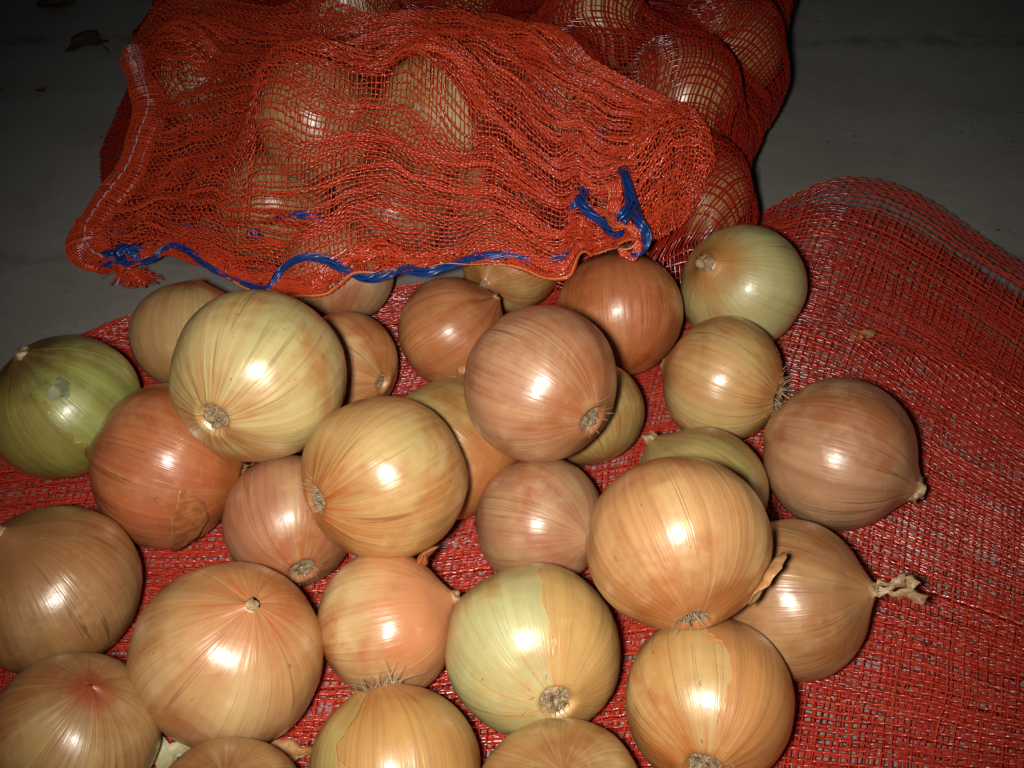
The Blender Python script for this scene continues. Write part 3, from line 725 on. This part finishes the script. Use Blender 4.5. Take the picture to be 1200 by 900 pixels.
# hem: tightly woven band along the mouth
T = Tubes(); weave(T, SF, 236, 15, .0011, .0016, 95, .5, .5, 0, 1, .0004, 0, vr=(-.0, .05))
child('hem', T.mesh('hem'), M_NET, 'stuff')
u = np.linspace(.30, 1, 400); v = .002+.002*np.sin(u*90)
P, N = SF.pn(u, v); T = Tubes(); T.add(P+N*.0006, N, .0011, .0007, None, 5)
child('hem_edge', T.mesh('hem_edge', True), M_EDGE)

# gathered right corner of the mouth
bot2 = hp([(760, 290), (785, 282), (803, 262)], off=.010); top2 = hp([(738, 152), (790, 128), (822, 140)], off=.010)
lef2 = [bot2[0]]+hp([(744, 245), (735, 200)], off=.010)+[top2[0]]; rig2 = [bot2[-1]]+hp([(822, 232), (838, 190)], off=.010)+[top2[-1]]
S = coons(bot2, top2, lef2, rig2, 70, 90); u2, v2 = np.meshgrid(np.linspace(0, 1, 70), np.linspace(0, 1, 90), indexing='ij')
S[..., 2] = np.maximum(S[..., 2], samp(DF, S[..., 0], S[..., 1]))+.004+.016*np.sin(math.pi*u2)**.7*np.sin(math.pi*np.clip(v2, 0, 1))**.7+.003*fbm(u2*5, v2*5, 99)
T = Tubes(); SG = Surf(S); weave(T, SG, 24, 40, .0010, .0018, 97, .35, .5, .02, 2, .0006, .004)
child('gathered_corner', T.mesh('gathered_corner'), M_NET, 'stuff')

# sewn side seam with lilac stitches
sp = catmull(hp([(158, 58), (168, 95), (176, 130), (165, 165), (150, 205), (122, 242), (103, 275), (108, 300), (128, 312)], off=.012), 160)
def dense_tube(T, P, rx, rz, strands, rings, seed):
    rng = np.random.RandomState(seed); n = len(P)
    Tn = np.gradient(P, axis=0); Tn /= np.linalg.norm(Tn, axis=1, keepdims=True); Up = np.array([0, 0, 1.])
    Sd = np.cross(Tn, Up); Sd /= np.linalg.norm(Sd, axis=1, keepdims=True); Nn = np.cross(Sd, Tn)
    wob = 1+.25*vnoise(np.linspace(0, 9, n), 0*np.arange(n), seed)
    for i in range(strands):
        a = 2*math.pi*i/strands+.5*vnoise(np.linspace(0, 14, n), i*3.3+0*np.arange(n), seed+1)
        Q = P+Sd*(rx*wob*np.cos(a))[:, None]+Nn*(rz*wob*np.sin(a))[:, None]
        nn = Sd*np.cos(a)[:, None]+Nn*np.sin(a)[:, None]
        T.add(Q, nn, .0016, .0006, rng.uniform(-.5, .5)+.8*vnoise(np.linspace(0, 30, n), i*1.7+0*np.arange(n), seed+2)[None])
    a = np.linspace(0, 2*math.pi, 15)
    for k_ in np.linspace(1, n-2, rings).astype(int):
        Q = P[k_]+Sd[k_]*(rx*wob[k_]*1.05*np.cos(a))[:, None]+Nn[k_]*(rz*wob[k_]*1.05*np.sin(a))[:, None]+Tn[k_]*rng.uniform(-.001, .001)
        T.add(Q, Tn[k_], .0006, .0014)
T = Tubes(); dense_tube(T, sp, .0115, .005, 34, 150, 5)
child('side_seam', T.mesh('side_seam'), M_NET, 'stuff')
T = Tubes(); L = len(sp)
for k_ in range(2, L-6, 5):
    P = sp[k_:k_+5].copy(); P[:, 2] += .0062+np.array([-.0006, .0004, .0006, .0004, -.0006]); T.add(P, (0, 0, 1), .0011, .0009, None, 5)
child('stitching', T.mesh('stitching', True), M_STITCH)
# frayed corner tuft below the knot
T = Tubes(); rg = np.random.RandomState(3)
for i in range(90):
    p0 = hit(148+rg.uniform(-16, 22), 316+rg.uniform(-4, 6), DF, .006); p1 = hit(158+rg.randn()*15, 330+rg.uniform(-8, 9), DF, .003+.004*rg.rand())
    mid = (p0+p1)/2+rg.randn(3)*.003; T.add(catmull([p0, mid, p1], 7), (0, 0, 1), .0012, .0005, rg.uniform(-1, 1)+np.linspace(0, 2, 7)[None])
child('frayed_corner', T.mesh('frayed_corner'), M_NET, 'stuff')

T = Tubes(); rg = np.random.RandomState(12)
for i in range(110):
    u0, v0 = rg.uniform(.02, .98), rg.uniform(.01, .95) if i % 2 else rg.uniform(0, .05); n = 9
    u = np.clip(u0+np.cumsum(rg.randn(n))*.006, 0, 1); v = np.clip(v0+np.cumsum(rg.randn(n))*.006, 0, 1)
    P, N = SF.pn(u, v); h = np.sin(np.linspace(0, math.pi, n))*rg.uniform(.001, .006); T.add(P+N*(h+.0006)[:, None], N, .0008, .0004, np.linspace(0, rg.uniform(-3, 3), n)[None], 3)
child('snagged_fibres', T.mesh('snagged_fibres'), M_NET, 'stuff')
# blue drawstring: bundles of fibres threaded through the hem
def cord(name, px, offs, rad, seed, n=200, fib=22):
    P = catmull([hit(x, y, DF, o) for (x, y), o in zip(px, offs)], n); T = Tubes(); rng = np.random.RandomState(seed)
    Tn = np.gradient(P, axis=0); Tn /= np.linalg.norm(Tn, axis=1, keepdims=True)
    Sd = np.cross(Tn, [0, 0, 1.]); Sd /= np.linalg.norm(Sd, axis=1, keepdims=True); Nn = np.cross(Sd, Tn)
    l = np.concatenate([[0], np.cumsum(np.linalg.norm(np.diff(P, axis=0), axis=1))])
    fl_ = 1+.3*vnoise(l*60, l*0, seed)
    for i in range(fib):
        a = 2*math.pi*i/fib+l*70+1.2*vnoise(l*50, i*2.7+l*0, seed+1); r = rad*(.45 if i % 3 == 0 else .85)*fl_*(1+.3*vnoise(l*90, i*5.1+l*0, seed+2))
        Q = P+Sd*(r*1.15*np.cos(a))[:, None]+Nn*(r*.8*np.sin(a))[:, None]; nn = Sd*np.cos(a)[:, None]+Nn*np.sin(a)[:, None]
        T.add(Q, nn, rad*.55, rad*.22, .8*vnoise(l*80, i*1.3+l*0, seed+3)[None])
    child(name, T.mesh(name), M_BLUE)
c1 = [(126, 305), (150, 309), (178, 304), (192, 292), (208, 288), (222, 294), (240, 308), (270, 325), (300, 337), (316, 336), (330, 316), (352, 303), (378, 303), (404, 316), (428, 326), (452, 322), (470, 316), (500, 319), (530, 311), (562, 301), (600, 299), (625, 305), (650, 305), (668, 297), (690, 291), (712, 283), (722, 272)]
cord('drawstring', c1, [.008 if i not in (4, 12) else .006 for i in range(len(c1))], .0027, 1, 420)
cord('drawstring', [(726, 276), (708, 264), (690, 248), (681, 234), (683, 214)], [.012, .017, .018, .016, -.004], .0037, 2, 110, 17)
cord('drawstring', [(664, 254), (672, 240), (682, 226)], [-.004, .013, .014], .0024, 3, 50)
cord('drawstring', [(726, 190), (732, 205), (737, 222), (740, 240), (748, 258), (757, 275), (755, 290), (742, 298), (728, 296)], [.004, .026, .031, .031, .028, .023, .016, .010, -.004], .0029, 4, 200, 15)
cord('drawstring', [(740, 240), (732, 250), (726, 258)], [.035, .033, .030], .0036, 5, 40)
cord('drawstring', [(692, 163), (702, 158), (712, 155)], [-.006, .010, -.006], .0034, 6, 40)
cord('drawstring', [(205, 268), (216, 262), (226, 268)], [-.006, .006, -.006], .0024, 8, 40)
cord('drawstring', [(290, 277), (297, 272), (303, 282)], [-.006, .007, -.006], .0026, 9, 40)
cord('drawstring', [(322, 256), (345, 251), (368, 255), (392, 268)], [-.006, .006, .005, -.006], .0022, 7, 80)
def knot(px, py, seed, r):
    c = hit(px, py, DF, .008); a = np.linspace(0, 2*math.pi*2.2, 90)
    P = np.stack([c[0]+r*np.cos(a)*(1+.25*np.sin(a*1.5)), c[1]+r*.55*np.sin(a*1.5+seed), c[2]+.002+r*.8*np.sin(a)], 1); T = Tubes()
    for i in range(7):
        ph = 2*math.pi*i/7; q = P+np.stack([.0014*np.cos(ph+a*2), .0014*np.sin(ph+a*2), .0014*np.cos(ph*2+a)], 1); T.add(q, (0, -.5, .8), .003, .0012, (ph+a*.5)[None])
    child('knot', T.mesh('knot'), M_BLUE)
knot(129, 307, 0, .0042); knot(151, 302, 1, .0062)
# tan edged hem ruffle inside the open mouth on the right
rp = catmull([hit(x, y, DF, o) for x, y, o in ((708, 214, .014), (714, 228, .016), (711, 248, .016), (716, 266, .018), (735, 268, .020), (746, 280, .018), (740, 292, .014), (724, 294, .012))], 80)
rq = catmull([hit(x, y, DF, o) for x, y, o in ((726, 212, .016), (730, 228, .018), (727, 248, .018), (730, 258, .021), (745, 262, .022), (755, 278, .018), (748, 300, .013), (726, 303, .010))], 80)
v = np.linspace(0, 1, 8)[None, :, None]; SR = Surf(rp[:, None]*(1-v)+rq[:, None]*v+np.array([0, 0, .002])*np.sin(np.arange(80)*.5)[:, None, None])
T = Tubes(); weave(T, SR, 60, 9, .0012, .0016, 33, .5, .5, 0, 2, .0004)
child('hem_ruffle', T.mesh('hem_ruffle'), M_NET, 'stuff')
T = Tubes(); T.add(rp+np.array([0, 0, .001]), (0, 0, 1), .0012, .0009, None, 5); child('hem_edge', T.mesh('hem_edge', True), M_EDGE)

# ------------------------------------------------------------------ litter
def scrap_thing(name, px, py, z, rad, mat, label, cat, seed, stem=False, curl=.3, elong=1.):
    rng = np.random.RandomState(seed); c = at(px, py, z); n1, n2 = 22, 6; V = [[0, 0, .001]]; Fc = []
    ph = rng.uniform(0, 6, 3)
    for j in range(1, n2):
        q = j/(n2-1)
        for i in range(n1):
            t = 2*math.pi*i/n1; rag = 1+.25*math.sin(3*t+ph[0])+.18*math.sin(5*t+ph[1])+.12*rng.randn()*(j == n2-1)
            r = rad*q*rag; V.append([r*math.cos(t)*elong, r*math.sin(t), .001+curl*rad*q*q*(.5+.5*math.sin(2*t+ph[2]))+.04*rad*rng.rand()])
    for i in range(n1): Fc.append((0, 1+i, 1+(i+1) % n1))
    for j in range(n2-2):
        for i in range(n1):
            p = 1+j*n1; Fc.append((p+i, p+n1+i, p+n1+(i+1) % n1, p+(i+1) % n1))
    o = link(name, mesh_from(name, np.array(V), Fc), mat, loc=c); sm = o.modifiers.new('thick', 'SOLIDIFY'); sm.thickness = .0004
    tag(o, label, cat)
    if stem:
        T = Tubes(); P = catmull([[rad*.2, 0, .002], [rad*1.0, -rad*.5, .003], [rad*1.5, -rad*1.1, .001]], 8); T.add(P, (0, 0, 1), .0016, .0014, None, 5)
        link('stalk', T.mesh('stalk', True), mat, o)
    return o
scrap_thing('dead_leaf', 103, 52, 0, .017, M_LEAF, 'curled dead leaf with a stalk on the concrete left of the full sack', 'leaf', 2, True, .3)
scrap_thing('dead_leaf', 66, 8, 0, .014, M_LEAF, 'dark dead leaf at the top edge of the photo on bare concrete', 'leaf', 6, False, .5, 1.3)
scrap_thing('leaf_crumb', 48, 107, 0, .004, M_LEAF, 'tiny dark crumb on the concrete below the curled leaf', 'crumb', 8)
scrap_thing('onion_skin_scrap', 1006, 394, .012, .006, M_SKIN, 'small tan scrap of onion skin lying on the open red net at right', 'onion skin', 5, False, .3, 1.4)
scrap_thing('onion_skin_scrap', 340, 886, .006, .006, M_SKIN, 'tan scrap of onion skin on the net beside the wiry rooted onion', 'onion skin', 11, False, .6, 1.5)
scrap_thing('onion_skin_scrap', 200, 886, .008, .008, M_SKIN_P, 'pale scrap of onion skin on the net near the bottom edge', 'onion skin', 9, False, .7, 1.4)
